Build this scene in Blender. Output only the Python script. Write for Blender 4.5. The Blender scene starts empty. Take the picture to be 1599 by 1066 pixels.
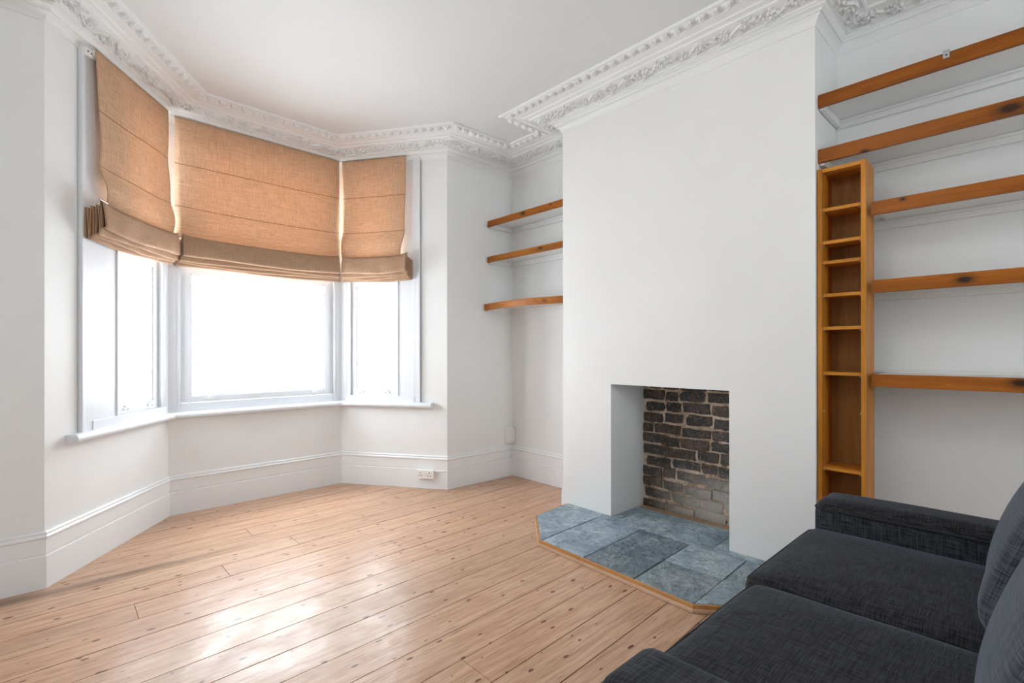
import bpy, bmesh, math, random
from mathutils import Vector, Matrix, noise
random.seed(7)
R = math.radians
PI = math.pi
sc = bpy.context.scene
col = sc.collection

# ------------------------------------------------------------------ camera, sky, light, exposure
cam_d = bpy.data.cameras.new('camera')
cam = bpy.data.objects.new('camera', cam_d); col.objects.link(cam)
cam_d.sensor_width = 36.0
cam_d.lens = 773.3 / 1599 * 36.0
cam_d.shift_y = (548.0 - 533.0) / 1599
cam_d.clip_start = 0.02
_yaw, _pitch, _roll = R(43.06), R(0.07), R(-0.06)
_f = Vector((math.sin(_yaw) * math.cos(_pitch), math.cos(_yaw) * math.cos(_pitch), math.sin(_pitch)))
_r0 = Vector((math.cos(_yaw), -math.sin(_yaw), 0)); _u0 = _r0.cross(_f)
_r = math.cos(_roll) * _r0 + math.sin(_roll) * _u0
_u = -math.sin(_roll) * _r0 + math.cos(_roll) * _u0
cam.matrix_world = Matrix(((_r.x, _u.x, -_f.x, 0), (_r.y, _u.y, -_f.y, 0), (_r.z, _u.z, -_f.z, 1.15), (0, 0, 0, 1)))
sc.camera = cam

world = bpy.data.worlds.new('overcast_sky'); sc.world = world
world.use_nodes = True
_bg = world.node_tree.nodes['Background']
_bg.inputs[0].default_value = (0.875, 0.947, 1.0, 1)
_bg.inputs[1].default_value = 13.5

sc.view_settings.view_transform = 'Standard'
sc.view_settings.look = 'None'
sc.view_settings.gamma = 1.0
sc.view_settings.use_curve_mapping = False
sc.view_settings.exposure = 0.34
sc.cycles.use_denoising = True
sc.cycles.max_bounces = 12
sc.cycles.diffuse_bounces = 8
sc.cycles.transparent_max_bounces = 12
sc.cycles.sample_clamp_indirect = 8.0


def area_light(name, loc, direction, sx, sy, energy=0.0, color=(1, 1, 1), portal=False):
    ld = bpy.data.lights.new(name, 'AREA'); ld.shape = 'RECTANGLE'; ld.size = sx; ld.size_y = sy
    ld.energy = energy; ld.color = color
    if portal: ld.cycles.is_portal = True
    o = bpy.data.objects.new(name, ld); col.objects.link(o)
    o.location = loc
    o.rotation_euler = Vector(direction).to_track_quat('-Z', 'Y').to_euler()
    return o

# unseen fill lamp added just above the frame to brighten the ceiling
_ld = bpy.data.lights.new('unseen_fill_lamp', 'POINT'); _ld.energy = 9; _ld.color = (1.0, .985, .96); _ld.shadow_soft_size = .12
_lo = bpy.data.objects.new('unseen_fill_lamp', _ld); col.objects.link(_lo); _lo.location = (1.0, .75, 2.42)

# ------------------------------------------------------------------ node helpers
def new_mat(name):
    m = bpy.data.materials.new(name); m.use_nodes = True
    nt = m.node_tree
    for n in list(nt.nodes): nt.nodes.remove(n)
    out = nt.nodes.new('ShaderNodeOutputMaterial')
    b = nt.nodes.new('ShaderNodeBsdfPrincipled')
    nt.links.new(b.outputs[0], out.inputs[0])
    return m, nt, b, out

class G:
    """small node graph helper"""
    def __init__(s, nt): s.nt = nt
    def n(s, t, **kw):
        nd = s.nt.nodes.new(t)
        for k, v in kw.items():
            if k.startswith('i_'):
                key = k[2:]
                key = int(key) if key.isdigit() else key.replace('_', ' ')
                nd.inputs[key].default_value = v
            else: setattr(nd, k, v)
        return nd
    def l(s, a, b): s.nt.links.new(a, b)
    def pos(s): return s.n('ShaderNodeNewGeometry').outputs['Position']
    def mapping(s, v, scale=(1, 1, 1), loc=(0, 0, 0), rot=(0, 0, 0)):
        m = s.n('ShaderNodeMapping'); m.inputs['Scale'].default_value = scale
        m.inputs['Location'].default_value = loc; m.inputs['Rotation'].default_value = rot
        s.l(v, m.inputs['Vector']); return m.outputs[0]
    def noise(s, v, scale, detail=4, rough=.55, dist=0):
        n = s.n('ShaderNodeTexNoise'); n.inputs['Scale'].default_value = scale
        n.inputs['Detail'].default_value = detail; n.inputs['Roughness'].default_value = rough
        n.inputs['Distortion'].default_value = dist
        s.l(v, n.inputs['Vector']); return n.outputs[0]
    def ramp(s, f, pts, interp='LINEAR'):
        r = s.n('ShaderNodeValToRGB'); cr = r.color_ramp; cr.interpolation = interp
        while len(cr.elements) < len(pts): cr.elements.new(.5)
        for e, (p, c) in zip(cr.elements, pts):
            e.position = p; e.color = c if len(c) == 4 else (*c, 1)
        s.l(f, r.inputs[0]); return r.outputs[0]
    def mix(s, f, a, b, mode='MIX'):
        m = s.n('ShaderNodeMix', data_type='RGBA', blend_type=mode)
        for sock, v in ((m.inputs[0], f), (m.inputs[6], a), (m.inputs[7], b)):
            if hasattr(v, 'is_linked') or hasattr(v, 'links'): s.l(v, sock)
            elif isinstance(v, (int, float)): sock.default_value = v
            else: sock.default_value = (*v, 1) if len(v) == 3 else v
        return m.outputs[2]
    def math(s, op, a, b=0.0, c=None, clamp=False):
        m = s.n('ShaderNodeMath', operation=op, use_clamp=clamp)
        for i, v in enumerate((a, b) if c is None else (a, b, c)):
            if hasattr(v, 'links'): s.l(v, m.inputs[i])
            else: m.inputs[i].default_value = v
        return m.outputs[0]
    def bump(s, h, strength, dist, b, prev=None):
        n = s.n('ShaderNodeBump'); n.inputs['Strength'].default_value = strength
        n.inputs['Distance'].default_value = dist
        s.l(h, n.inputs['Height'])
        if prev is not None: s.l(prev, n.inputs['Normal'])
        if b is not None: s.l(n.outputs[0], b.inputs['Normal'])
        return n.outputs[0]

def paint(name, c, rough=.55, blotch=.03, bumpy=.15, spec=.35):
    m, nt, b, out = new_mat(name); g = G(nt)
    p = g.pos()
    n1 = g.noise(p, 1.7, 3); n2 = g.noise(p, 90, 3)
    d = tuple(max(0, x - blotch) for x in c)
    g.l(g.ramp(n1, [(.35, d), (.65, c)]), b.inputs['Base Color'])
    b.inputs['Roughness'].default_value = rough
    b.inputs['Specular IOR Level'].default_value = spec
    g.bump(n2, bumpy, .002, b)
    return m

def plain(name, c, rough=.5, metal=0.0, spec=.5):
    m, nt, b, out = new_mat(name)
    b.inputs['Base Color'].default_value = (*c, 1)
    b.inputs['Roughness'].default_value = rough; b.inputs['Metallic'].default_value = metal
    b.inputs['Specular IOR Level'].default_value = spec
    return m

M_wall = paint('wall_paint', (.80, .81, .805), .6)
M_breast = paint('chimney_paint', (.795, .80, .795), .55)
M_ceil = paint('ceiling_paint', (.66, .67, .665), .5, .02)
M_trim = paint('gloss_trim_paint', (.81, .83, .84), .35, .02, .08, .5)
M_frame = paint('window_frame_paint', (.70, .72, .75), .35, .01, .05, .5)
M_plaster = paint('cornice_plaster', (.77, .78, .775), .6, .03, .2)
M_white = plain('white_plastic', (.82, .82, .80), .35)
M_dark = plain('dark_slot', (.02, .02, .02), .6)
M_steel = plain('zinc_steel', (.50, .51, .53), .4, 1.0)
M_shelfwhite = paint('shelf_white_paint', (.78, .78, .77), .45, .04, .1)

def wood(name, dark, light, axis, scale=1.0, knots=(), rough=.4, objrand=False, kplane=None, bumpy=.25):
    """grain runs along axis (0,1,2); knots = world positions with radius"""
    m, nt, b, out = new_mat(name); g = G(nt)
    p = g.pos()
    sc_ = [14 * scale] * 3; sc_[axis] = 1.1 * scale
    v = g.mapping(p, tuple(sc_))
    if objrand:
        oi = g.n('ShaderNodeObjectInfo')
        cx = g.n('ShaderNodeCombineXYZ')
        g.l(g.math('MULTIPLY', oi.outputs['Random'], 37.0), cx.inputs[0])
        g.l(g.math('MULTIPLY', oi.outputs['Random'], 91.0), cx.inputs[1])
        a = g.n('ShaderNodeVectorMath', operation='ADD'); g.l(v, a.inputs[0]); g.l(cx.outputs[0], a.inputs[1]); v = a.outputs[0]
    n1 = g.noise(v, 1.5, 5, .6, .6)
    n2 = g.noise(v, 9, 3, .7)
    f = g.math('ADD', g.math('MULTIPLY', n1, .75), g.math('MULTIPLY', n2, .25))
    c = g.ramp(f, [(.32, dark), (.5, tuple((x + y) / 2 for x, y in zip(dark, light))), (.66, light)])
    for (kp, kr) in knots:
        vv = g.n('ShaderNodeVectorMath', operation='SUBTRACT'); g.l(p, vv.inputs[0]); vv.inputs[1].default_value = kp
        s_ = [1, 1, 1]; s_[axis] = .55
        w2 = g.mapping(vv.outputs[0], tuple(s_))
        ln = g.n('ShaderNodeVectorMath', operation='LENGTH'); g.l(w2, ln.inputs[0])
        k = g.math('ADD', ln.outputs['Value'], g.math('MULTIPLY', g.math('SUBTRACT', n2, .5), kr * .8))
        km = g.ramp(g.math('DIVIDE', k, kr * 2.2), [(.25, (1, 1, 1)), (.5, (.45, .45, .45)), (1.0, (0, 0, 0))])
        c = g.mix(km, c, (.035, .014, .006))
    g.l(c, b.inputs['Base Color'])
    b.inputs['Roughness'].default_value = rough
    b.inputs['Specular IOR Level'].default_value = .22
    g.bump(n2, bumpy, .002, b)
    return m

WD, WL = (.17, .047, .005), (.38, .122, .013)
TD, TL = (.34, .125, .012), (.62, .255, .034)
M_tower = wood('orange_pine_veneer', TD, TL, 2, 1.3, rough=.38)
M_towershelf = wood('orange_pine_shelf', TD, TL, 1, 1.3, rough=.38)
M_towerback = wood('brown_back_board', (.20, .085, .018), (.36, .17, .045), 2, .9, rough=.5)
M_trimwood = wood('hearth_edging_wood', (.38, .17, .05), (.62, .33, .13), 1, 1.2, rough=.35)
M_palewood = wood('pale_beading_wood', (.5, .33, .22), (.72, .52, .38), 1, 1.2, rough=.45)
M_batten = wood('hearth_back_strip_wood', (.36, .22, .13), (.55, .37, .24), 1, 1.0, rough=.5)

def floor_mat():
    m, nt, b, out = new_mat('varnished_pine_boards'); g = G(nt)
    p = g.pos()
    oi = g.n('ShaderNodeObjectInfo'); rnd = oi.outputs['Random']
    cx = g.n('ShaderNodeCombineXYZ'); g.l(g.math('MULTIPLY', rnd, 53.0), cx.inputs[0]); g.l(g.math('MULTIPLY', rnd, 17.0), cx.inputs[1])
    a = g.n('ShaderNodeVectorMath', operation='ADD'); g.l(p, a.inputs[0]); g.l(cx.outputs[0], a.inputs[1]); q = a.outputs[0]
    rot = (0, 0, R(-2.0))
    g1 = g.noise(g.mapping(q, (1.6, 26, 1), rot=rot), 1.6, 5, .6, .12)
    g2 = g.noise(g.mapping(q, (6, 95, 1), rot=rot), 1.3, 3, .65)
    big = g.noise(p, 1.3, 3)
    f = g.math('ADD', g.math('MULTIPLY', g1, .65), g.math('MULTIPLY', g2, .35))
    c = g.ramp(f, [(.36, (.41, .240, .148)), (.48, (.54, .335, .22)), (.62, (.66, .450, .315))])
    tone = g.ramp(rnd, [(0, (.88, .86, .84)), (.5, (1, 1, 1)), (1, (1.0, .94, .90))])
    c = g.mix(1.0, c, tone, 'MULTIPLY')
    c = g.mix(g.ramp(big, [(.35, (.18, .18, .18)), (.65, (0, 0, 0))]), c, (.36, .22, .14))
    # knots: elongated cells, only some kept
    kv = g.mapping(q, (6.5, 15.0, 1), rot=rot)
    vo = g.n('ShaderNodeTexVoronoi', voronoi_dimensions='2D'); vo.inputs['Scale'].default_value = 1.0; vo.inputs['Randomness'].default_value = 1.0
    wob = g.n('ShaderNodeVectorMath', operation='ADD'); g.l(kv, wob.inputs[0])
    nw = g.n('ShaderNodeTexNoise'); nw.inputs['Scale'].default_value = 5.0; g.l(kv, nw.inputs['Vector'])
    sw = g.n('ShaderNodeVectorMath', operation='SCALE'); g.l(nw.outputs['Color'], sw.inputs[0]); sw.inputs['Scale'].default_value = .10
    g.l(sw.outputs[0], wob.inputs[1]); g.l(wob.outputs[0], vo.inputs['Vector'])
    sep = g.n('ShaderNodeSeparateColor'); g.l(vo.outputs['Color'], sep.inputs[0])
    size = g.math('MULTIPLY', g.math('POWER', sep.outputs[0], 1.8), .125)
    size = g.math('MULTIPLY', size, g.math('GREATER_THAN', sep.outputs[1], .16))
    kd = g.math('SUBTRACT', size, vo.outputs['Distance'])
    core = g.math('MULTIPLY', kd, 40.0, clamp=True)
    halo = g.math('MULTIPLY', g.math('ADD', kd, .022), 16.0, clamp=True)
    halo = g.math('MULTIPLY', halo, g.math('GREATER_THAN', size, .004))
    c = g.mix(g.math('MULTIPLY', halo, .45), c, (.26, .115, .05))
    c = g.mix(g.math('MULTIPLY', core, .92), c, (.10, .036, .012))
    # short dark streaks along the grain, fine pale scratches
    st = g.noise(g.mapping(q, (7, 130, 1), rot=rot), 1.0, 2, .5)
    c = g.mix(g.ramp(st, [(.61, (0, 0, 0)), (.72, (.8, .8, .8))]), c, (.20, .10, .052))
    sf = g.noise(g.mapping(q, (14, 160, 1), rot=(0, 0, R(-38))), 1.0, 2, .5)
    c = g.mix(g.ramp(sf, [(.72, (0, 0, 0)), (.80, (.5, .5, .5))]), c, (.74, .58, .46))
    # old dark-stained margin left of the bay (wear with its own shape)
    xyz = g.n('ShaderNodeSeparateXYZ'); g.l(p, xyz.inputs[0])
    yy = g.math('ADD', xyz.outputs[1], g.math('MULTIPLY', g1, .09))
    band = g.math('SUBTRACT', 1.0, g.math('DIVIDE', g.math('ABSOLUTE', g.math('SUBTRACT', yy, 3.285)), .05), clamp=True)
    xf = g.math('DIVIDE', g.math('SUBTRACT', .98, xyz.outputs[0]), .6, clamp=True)
    bm = g.math('MULTIPLY', g.math('MULTIPLY', band, xf), 1.1, clamp=True)
    c = g.mix(g.math('MULTIPLY', bm, .8), c, (.16, .095, .055))
    g.l(c, b.inputs['Base Color'])
    g.l(g.ramp(g.noise(p, 6, 4), [(.35, (.28, .28, .28)), (.65, (.40, .40, .40))]), b.inputs['Roughness'])
    b.inputs['Specular IOR Level'].default_value = .42
    n = g.bump(g1, .22, .004, None)
    n = g.bump(g2, .12, .0012, None, n)
    g.bump(g.noise(p, 5, 3), .5, .012, b, n)
    return m
M_floor = floor_mat()
M_gap = plain('dark_floor_gap', (.022, .013, .008), .9, 0, .1)

def slate_mat():
    m, nt, b, out = new_mat('riven_slate'); g = G(nt)
    p = g.pos()
    oi = g.n('ShaderNodeObjectInfo'); rnd = oi.outputs['Random']
    cx = g.n('ShaderNodeCombineXYZ'); g.l(g.math('MULTIPLY', rnd, 31.0), cx.inputs[0]); g.l(g.math('MULTIPLY', rnd, 57.0), cx.inputs[1])
    a = g.n('ShaderNodeVectorMath', operation='ADD'); g.l(p, a.inputs[0]); g.l(cx.outputs[0], a.inputs[1]); q = a.outputs[0]
    n1 = g.noise(q, 5, 6, .65, .5); n2 = g.noise(q, 26, 6, .75, .6)
    c = g.ramp(n1, [(.3, (.20, .28, .35)), (.5, (.39, .49, .57)), (.7, (.64, .71, .75))])
    tone = g.ramp(rnd, [(0, (.90, .98, 1.02)), (.4, (.9, .98, 1.0)), (.7, (1.1, 1.1, 1.08)), (1, (.85, .90, .88))])
    c = g.mix(1.0, c, tone, 'MULTIPLY')
    c = g.mix(g.ramp(n2, [(.40, (.6, .6, .6)), (.58, (0, 0, 0))]), c, (.11, .14, .17))
    v = g.noise(q, 3.2, 5, .6, 1.2)
    c = g.mix(g.ramp(v, [(.497, (0, 0, 0)), (.503, (.5, .5, .5)), (.509, (0, 0, 0))]), c, (.55, .57, .57))
    g.l(c, b.inputs['Base Color'])
    b.inputs['Roughness'].default_value = .36
    b.inputs['Specular IOR Level'].default_value = .6
    st = g.n('ShaderNodeAttribute', attribute_type='OBJECT', attribute_name='riven')
    n = g.n('ShaderNodeBump'); n.inputs['Distance'].default_value = .05
    g.l(st.outputs['Fac'], n.inputs['Strength']); g.l(n2, n.inputs['Height'])
    g.bump(n1, .9, .05, b, n.outputs[0])
    return m
M_slate = slate_mat()
M_joint = plain('dark_tile_joint', (.03, .032, .032), .8)

def brick_mat():
    m, nt, b, out = new_mat('sooty_brick'); g = G(nt)
    p = g.pos()
    oi = g.n('ShaderNodeObjectInfo'); rnd = oi.outputs['Random']
    n1 = g.noise(p, 14, 5, .7, .5); n2 = g.noise(p, 70, 4, .7)
    c = g.ramp(rnd, [(0, (.022, .021, .020)), (.35, (.040, .036, .032)), (.55, (.026, .030, .034)), (.8, (.060, .040, .028)), (1, (.045, .042, .038))])
    c = g.mix(g.ramp(n1, [(.5, (0, 0, 0)), (.68, (.7, .7, .7))]), c, (.17, .095, .062))
    sm = g.noise(p, 22, 5, .8, 1.0)
    c = g.mix(g.ramp(sm, [(.56, (0, 0, 0)), (.66, (.8, .8, .8))]), c, (.30, .22, .155))
    c = g.mix(g.ramp(n2, [(.57, (0, 0, 0)), (.68, (.75, .75, .75))]), c, (.34, .30, .25))
    # limewash residue towards the bottom corner (a stain of its own)
    xyz = g.n('ShaderNodeSeparateXYZ'); g.l(p, xyz.inputs[0])
    low = g.math('SUBTRACT', 1.0, g.math('DIVIDE', xyz.outputs[2], .38), clamp=True)
    sid = g.math('DIVIDE', g.math('SUBTRACT', 1.95, xyz.outputs[1]), .45, clamp=True)
    f = g.math('MULTIPLY', g.math('MULTIPLY', low, sid), g.math('MULTIPLY', sm, 4.2), clamp=True)
    c = g.mix(g.math('MULTIPLY', f, .75), c, (.52, .49, .45))
    g.l(c, b.inputs['Base Color']); b.inputs['Roughness'].default_value = .55
    n = g.bump(n1, .8, .012, None); g.bump(n2, .7, .004, b, n)
    return m
M_brick = brick_mat()

def mortar_mat():
    m, nt, b, out = new_mat('crumbling_mortar'); g = G(nt)
    p = g.pos(); n1 = g.noise(p, 9, 5, .7); n2 = g.noise(p, 60, 4, .7)
    c = g.ramp(n1, [(.36, (.10, .07, .05)), (.45, (.46, .34, .24)), (.6, (.78, .64, .50))])
    g.l(c, b.inputs['Base Color']); b.inputs['Roughness'].default_value = .9
    g.bump(n2, .8, .008, b)
    return m
M_mortar = mortar_mat()

def fabric(name, dark, light, trans=0.0, scale=1.0, sheen=0.0, vertical=2, rough=.9, slub=.6, tint=None):
    m, nt, b, out = new_mat(name); g = G(nt)
    tc = g.n('ShaderNodeTexCoord').outputs['Object']
    a1 = g.noise(g.mapping(tc, (260 * scale, 260 * scale, 9 * scale)), 1, 2, .6)
    a2 = g.noise(g.mapping(tc, (12 * scale, 12 * scale, 260 * scale) if vertical == 2 else (12 * scale, 260 * scale, 260 * scale)), 1, 2, .6)
    if vertical == 3:
        a1 = g.noise(g.mapping(tc, (260 * scale, 6, 9 * scale)), 1, 2, .6)
        a2 = g.noise(g.mapping(tc, (12 * scale, 6, 260 * scale)), 1, 2, .6)
    elif vertical != 2:
        a1 = g.noise(g.mapping(tc, (260 * scale, 12 * scale, 22 * scale)), 1, 2, .6)
        a2 = g.noise(g.mapping(tc, (12 * scale, 260 * scale, 22 * scale)), 1, 2, .6)
    f = g.math('ADD', g.math('MULTIPLY', a1, .5), g.math('MULTIPLY', a2, .5))
    c = g.ramp(f, [(.5 - .14 / slub * .6, dark), (.5 + .14 / slub * .6, light)])
    g.l(c, b.inputs['Base Color']); b.inputs['Roughness'].default_value = rough
    b.inputs['Specular IOR Level'].default_value = .2
    b.inputs['Sheen Weight'].default_value = sheen; b.inputs['Sheen Roughness'].default_value = .4
    if tint: b.inputs['Sheen Tint'].default_value = (*tint, 1)
    g.bump(f, .4, .002, b)
    if trans > 0:
        t = g.n('ShaderNodeBsdfTranslucent'); g.l(c, t.inputs[0])
        ms = g.n('ShaderNodeMixShader'); ms.inputs[0].default_value = trans
        g.l(b.outputs[0], ms.inputs[1]); g.l(t.outputs[0], ms.inputs[2]); g.l(ms.outputs[0], out.inputs[0])
    return m
M_blind = fabric('tan_linen_blind', (.52, .335, .21), (.76, .52, .35), .22)
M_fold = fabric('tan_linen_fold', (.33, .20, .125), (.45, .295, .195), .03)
M_seam = plain('dark_tan_seam', (.30, .155, .08), .9)  # darker tan for the rod pocket seams
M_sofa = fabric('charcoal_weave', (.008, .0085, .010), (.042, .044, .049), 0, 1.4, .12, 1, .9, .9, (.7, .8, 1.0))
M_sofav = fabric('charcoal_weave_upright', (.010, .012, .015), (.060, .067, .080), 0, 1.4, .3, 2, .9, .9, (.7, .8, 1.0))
M_sofaback = fabric('charcoal_weave_back_painted_lit', (.013, .015, .019), (.072, .082, .098), 0, 1.3, .35, 3, .9, .9, (.7, .8, 1.0))  # same charcoal weave, window light painted in as a lighter, bluer tone
M_piping = plain('charcoal_piping', (.018, .019, .022), .9)

def glass_mat():
    m, nt, b, out = new_mat('window_glass'); g = G(nt)
    nt.nodes.remove(b)
    t = g.n('ShaderNodeBsdfTransparent'); gl = g.n('ShaderNodeBsdfGlossy'); gl.inputs['Roughness'].default_value = .01
    lw = g.n('ShaderNodeLayerWeight'); lw.inputs[0].default_value = .5
    fc = g.math('ADD', g.math('MULTIPLY', g.math('POWER', lw.outputs['Facing'], 4.0), .5), .04)
    ms = g.n('ShaderNodeMixShader'); g.l(fc, ms.inputs[0]); g.l(t.outputs[0], ms.inputs[1]); g.l(gl.outputs[0], ms.inputs[2])
    g.l(ms.outputs[0], out.inputs[0]); return m
M_glass = glass_mat()

# ------------------------------------------------------------------ mesh helpers
class MB:
    def __init__(s): s.v = []; s.f = []
    def add(s, vs, fs):
        k = len(s.v); s.v += [tuple(v) for v in vs]; s.f += [tuple(i + k for i in f) for f in fs]; return s
    def box(s, x0, x1, y0, y1, z0, z1, fr=None):
        P = [(x, y, z) for z in (z0, z1) for (x, y) in ((x0, y0), (x1, y0), (x1, y1), (x0, y1))]
        if fr: P = [fr(*p) for p in P]
        return s.add(P, [(0, 3, 2, 1), (4, 5, 6, 7), (0, 1, 5, 4), (1, 2, 6, 5), (2, 3, 7, 6), (3, 0, 4, 7)])
    def prism(s, poly, z0, z1):
        n = len(poly)
        P = [(x, y, z0) for x, y in poly] + [(x, y, z1) for x, y in poly]
        return s.add(P, [tuple(reversed(range(n))), tuple(range(n, 2 * n))] + [(i, (i + 1) % n, n + (i + 1) % n, n + i) for i in range(n)])
    def tube(s, pts, r, n=8, closed=False):
        pts = [Vector(p) for p in pts]; k0 = len(s.v); m = len(pts)
        up = Vector((0, 0, 1)); prevx = None
        for i, p in enumerate(pts):
            a = pts[(i - 1) % m] if (closed or i) else p; b_ = pts[(i + 1) % m] if (closed or i < m - 1) else p
            t = (b_ - a).normalized()
            x = prevx if prevx is not None else (up if abs(t.z) < .9 else Vector((1, 0, 0)))
            x = (x - t * x.dot(t)).normalized(); prevx = x; y = t.cross(x)
            for j in range(n):
                an = 2 * PI * j / n; s.v.append(tuple(p + x * r * math.cos(an) + y * r * math.sin(an)))
        rng = m if closed else m - 1
        for i in range(rng):
            for j in range(n):
                a = k0 + i * n + j; b_ = k0 + i * n + (j + 1) % n; c = k0 + ((i + 1) % m) * n + (j + 1) % n; d = k0 + ((i + 1) % m) * n + j
                s.f.append((a, b_, c, d))
        if not closed:
            s.f.append(tuple(k0 + j for j in reversed(range(n)))); s.f.append(tuple(k0 + (m - 1) * n + j for j in range(n)))
        return s
    def mesh(s, name, mat, smooth=False, bevel=0):
        me = bpy.data.meshes.new(name); me.from_pydata(s.v, [], s.f); 
        bm = bmesh.new(); bm.from_mesh(me)
        if bevel:
            bmesh.ops.bevel(bm, geom=[e for e in bm.edges if len(e.link_faces) == 2 and e.calc_face_angle() > .5], offset=bevel, segments=2, affect='EDGES', profile=.7)
        bmesh.ops.recalc_face_normals(bm, faces=bm.faces)
        bm.to_mesh(me); bm.free()
        me.materials.append(mat)
        if smooth:
            for p in me.polygons: p.use_smooth = True
            try: me.set_sharp_from_angle(angle=R(38))
            except Exception: pass
        return me
    def build(s, name, mat, parent=None, smooth=False, bevel=0):
        return link(name, s.mesh(name, mat, smooth, bevel), parent)

def link(name, me, parent=None):
    o = bpy.data.objects.new(name, me); col.objects.link(o)
    if parent is not None:
        o.parent = parent
        o.matrix_parent_inverse = Matrix.Identity(4)
        if parent.location.length or parent.rotation_euler.z:
            o.matrix_parent_inverse = parent_world(parent).inverted()
    return o
def parent_world(o):
    mw = Matrix.LocRotScale(o.location, o.rotation_euler, o.scale)
    if o.parent: mw = parent_world(o.parent) @ o.matrix_parent_inverse @ mw
    return mw
def struct(o): o['kind'] = 'structure'; return o
def empty(name, loc=(0, 0, 0)):
    o = bpy.data.objects.new(name, None); col.objects.link(o); o.location = loc; o.empty_display_size = .1; return o
def tag(o, label, cat, group=None):
    o['label'] = label; o['category'] = cat
    if group: o['group'] = group
    return o

# ------------------------------------------------------------------ room plan (counter-clockwise, interior on the left)
XW = 3.17; XB = 2.785; H = 2.905
PATH = [(-.70, -2.2), (XW, -2.2), (XW, -.95), (XB, -.95), (XB, -.62), (XW, -.62), (XW, .769), (XB, .769), (XB, 2.426), (XW, 2.426),
        (XW, 3.385), (2.434, 3.40), (1.883, 4.215), (.611, 4.195), (-.017, 3.33), (-.70, 3.33)]
N = len(PATH)
V2 = [Vector(p) for p in PATH]
def seg_dir(i): return (V2[(i + 1) % N] - V2[i % N]).normalized()
def inn(i): d = seg_dir(i); return Vector((-d.y, d.x))
def miter(i, off):
    """vertex i moved 'off' into the room (negative: into the wall)"""
    a, b = inn(i - 1), inn(i); m = (a + b)
    m = m / (m.dot(a)) if m.length > 1e-6 else a
    return V2[i % N] + m * off

def sweep(name, mat, profile, i0, i1, parent=None, smooth=True, caps=True):
    """profile = [(projection, z)] swept along path vertices i0..i1 (mitred)"""
    mb = MB(); n = len(profile)
    for i in range(i0, i1 + 1):
        for (p, z) in profile:
            q = miter(i, p); mb.v.append((q.x, q.y, z))
    for k in range(i1 - i0):
        for j in range(n - 1):
            a = k * n + j; mb.f.append((a, a + n, a + n + 1, a + 1))
    return mb.build(name, mat, parent, smooth)

def wall_seg(mb, i, z0, z1, thick=.22, s0=None, s1=None):
    """solid wall on path segment i; s0/s1 cut it square at distances from vertex i"""
    d, nn = seg_dir(i), inn(i)
    a = V2[i % N]; b = V2[(i + 1) % N]; ao = miter(i, -thick); bo = miter(i + 1, -thick)
    if s0 is not None: a = V2[i % N] + d * s0; ao = a - nn * thick
    if s1 is not None: b = V2[i % N] + d * s1; bo = b - nn * thick
    mb.prism([tuple(a), tuple(b), tuple(bo), tuple(ao)], z0, z1)

# walls
def simple_wall(name, i, mat=M_wall, thick=.22):
    mb = MB(); wall_seg(mb, i, -.02, H + .02, thick); return struct(mb.build(name, mat))
# back wall with an opening for the fill-light window added behind the camera
mb = MB()
mb.box(-.92, .75, -2.42, -2.2, -.02, H); mb.box(1.55, 3.39, -2.42, -2.2, -.02, H)
mb.box(.75, 1.55, -2.42, -2.2, -.02, .75); mb.box(.75, 1.55, -2.42, -2.2, 2.45, H)
struct(mb.build('wall_back', M_wall))
simple_wall('wall_left', 15)
simple_wall('wall_front_left', 14)
simple_wall('wall_front_right', 10)
mb = MB()
mb.box(XW, XW + .2, -2.2, .80, -.02, H); mb.box(XW, XW + .2, 2.40, 3.6, -.02, H)
mb.box(XB, XW, -.95, -.62, -.02, H)
struct(mb.build('wall_right', M_wall))
# chimney breast with fireplace opening
FY0, FY1, FZ, FX = 1.198, 1.998, .929, 3.19
mb = MB()
mb.box(XB, XW + .2, .769, FY0, -.02, H)
mb.box(XB, XW + .2, FY1, 2.426, -.02, H)
mb.box(XB, XW + .2, FY0, FY1, FZ, H)
breast = struct(mb.build('wall_chimney', M_breast))
# small uneven plaster foot at the left corner of the breast
mb = MB(); mb.add([(XB + .001, 2.33, 0), (XB - .002, 2.441, 0), (XW, 2.441, 0), (XW, 2.33, 0), (XB + .001, 2.33, .12), (XB - .002, 2.441, .12), (XW, 2.441, .12), (XW, 2.33, .12),
                   (XB + .001, 2.33, .165), (XB, 2.427, .165), (XW, 2.427, .165), (XW, 2.33, .165)],
                  [(0, 1, 5, 4), (1, 2, 6, 5), (4, 5, 9, 8), (5, 6, 10, 9), (8, 9, 10, 11), (2, 3, 7, 6), (3, 0, 4, 7), (6, 7, 11, 10), (7, 4, 8, 11)])
mb.build('plaster_foot', M_breast, breast)

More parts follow.
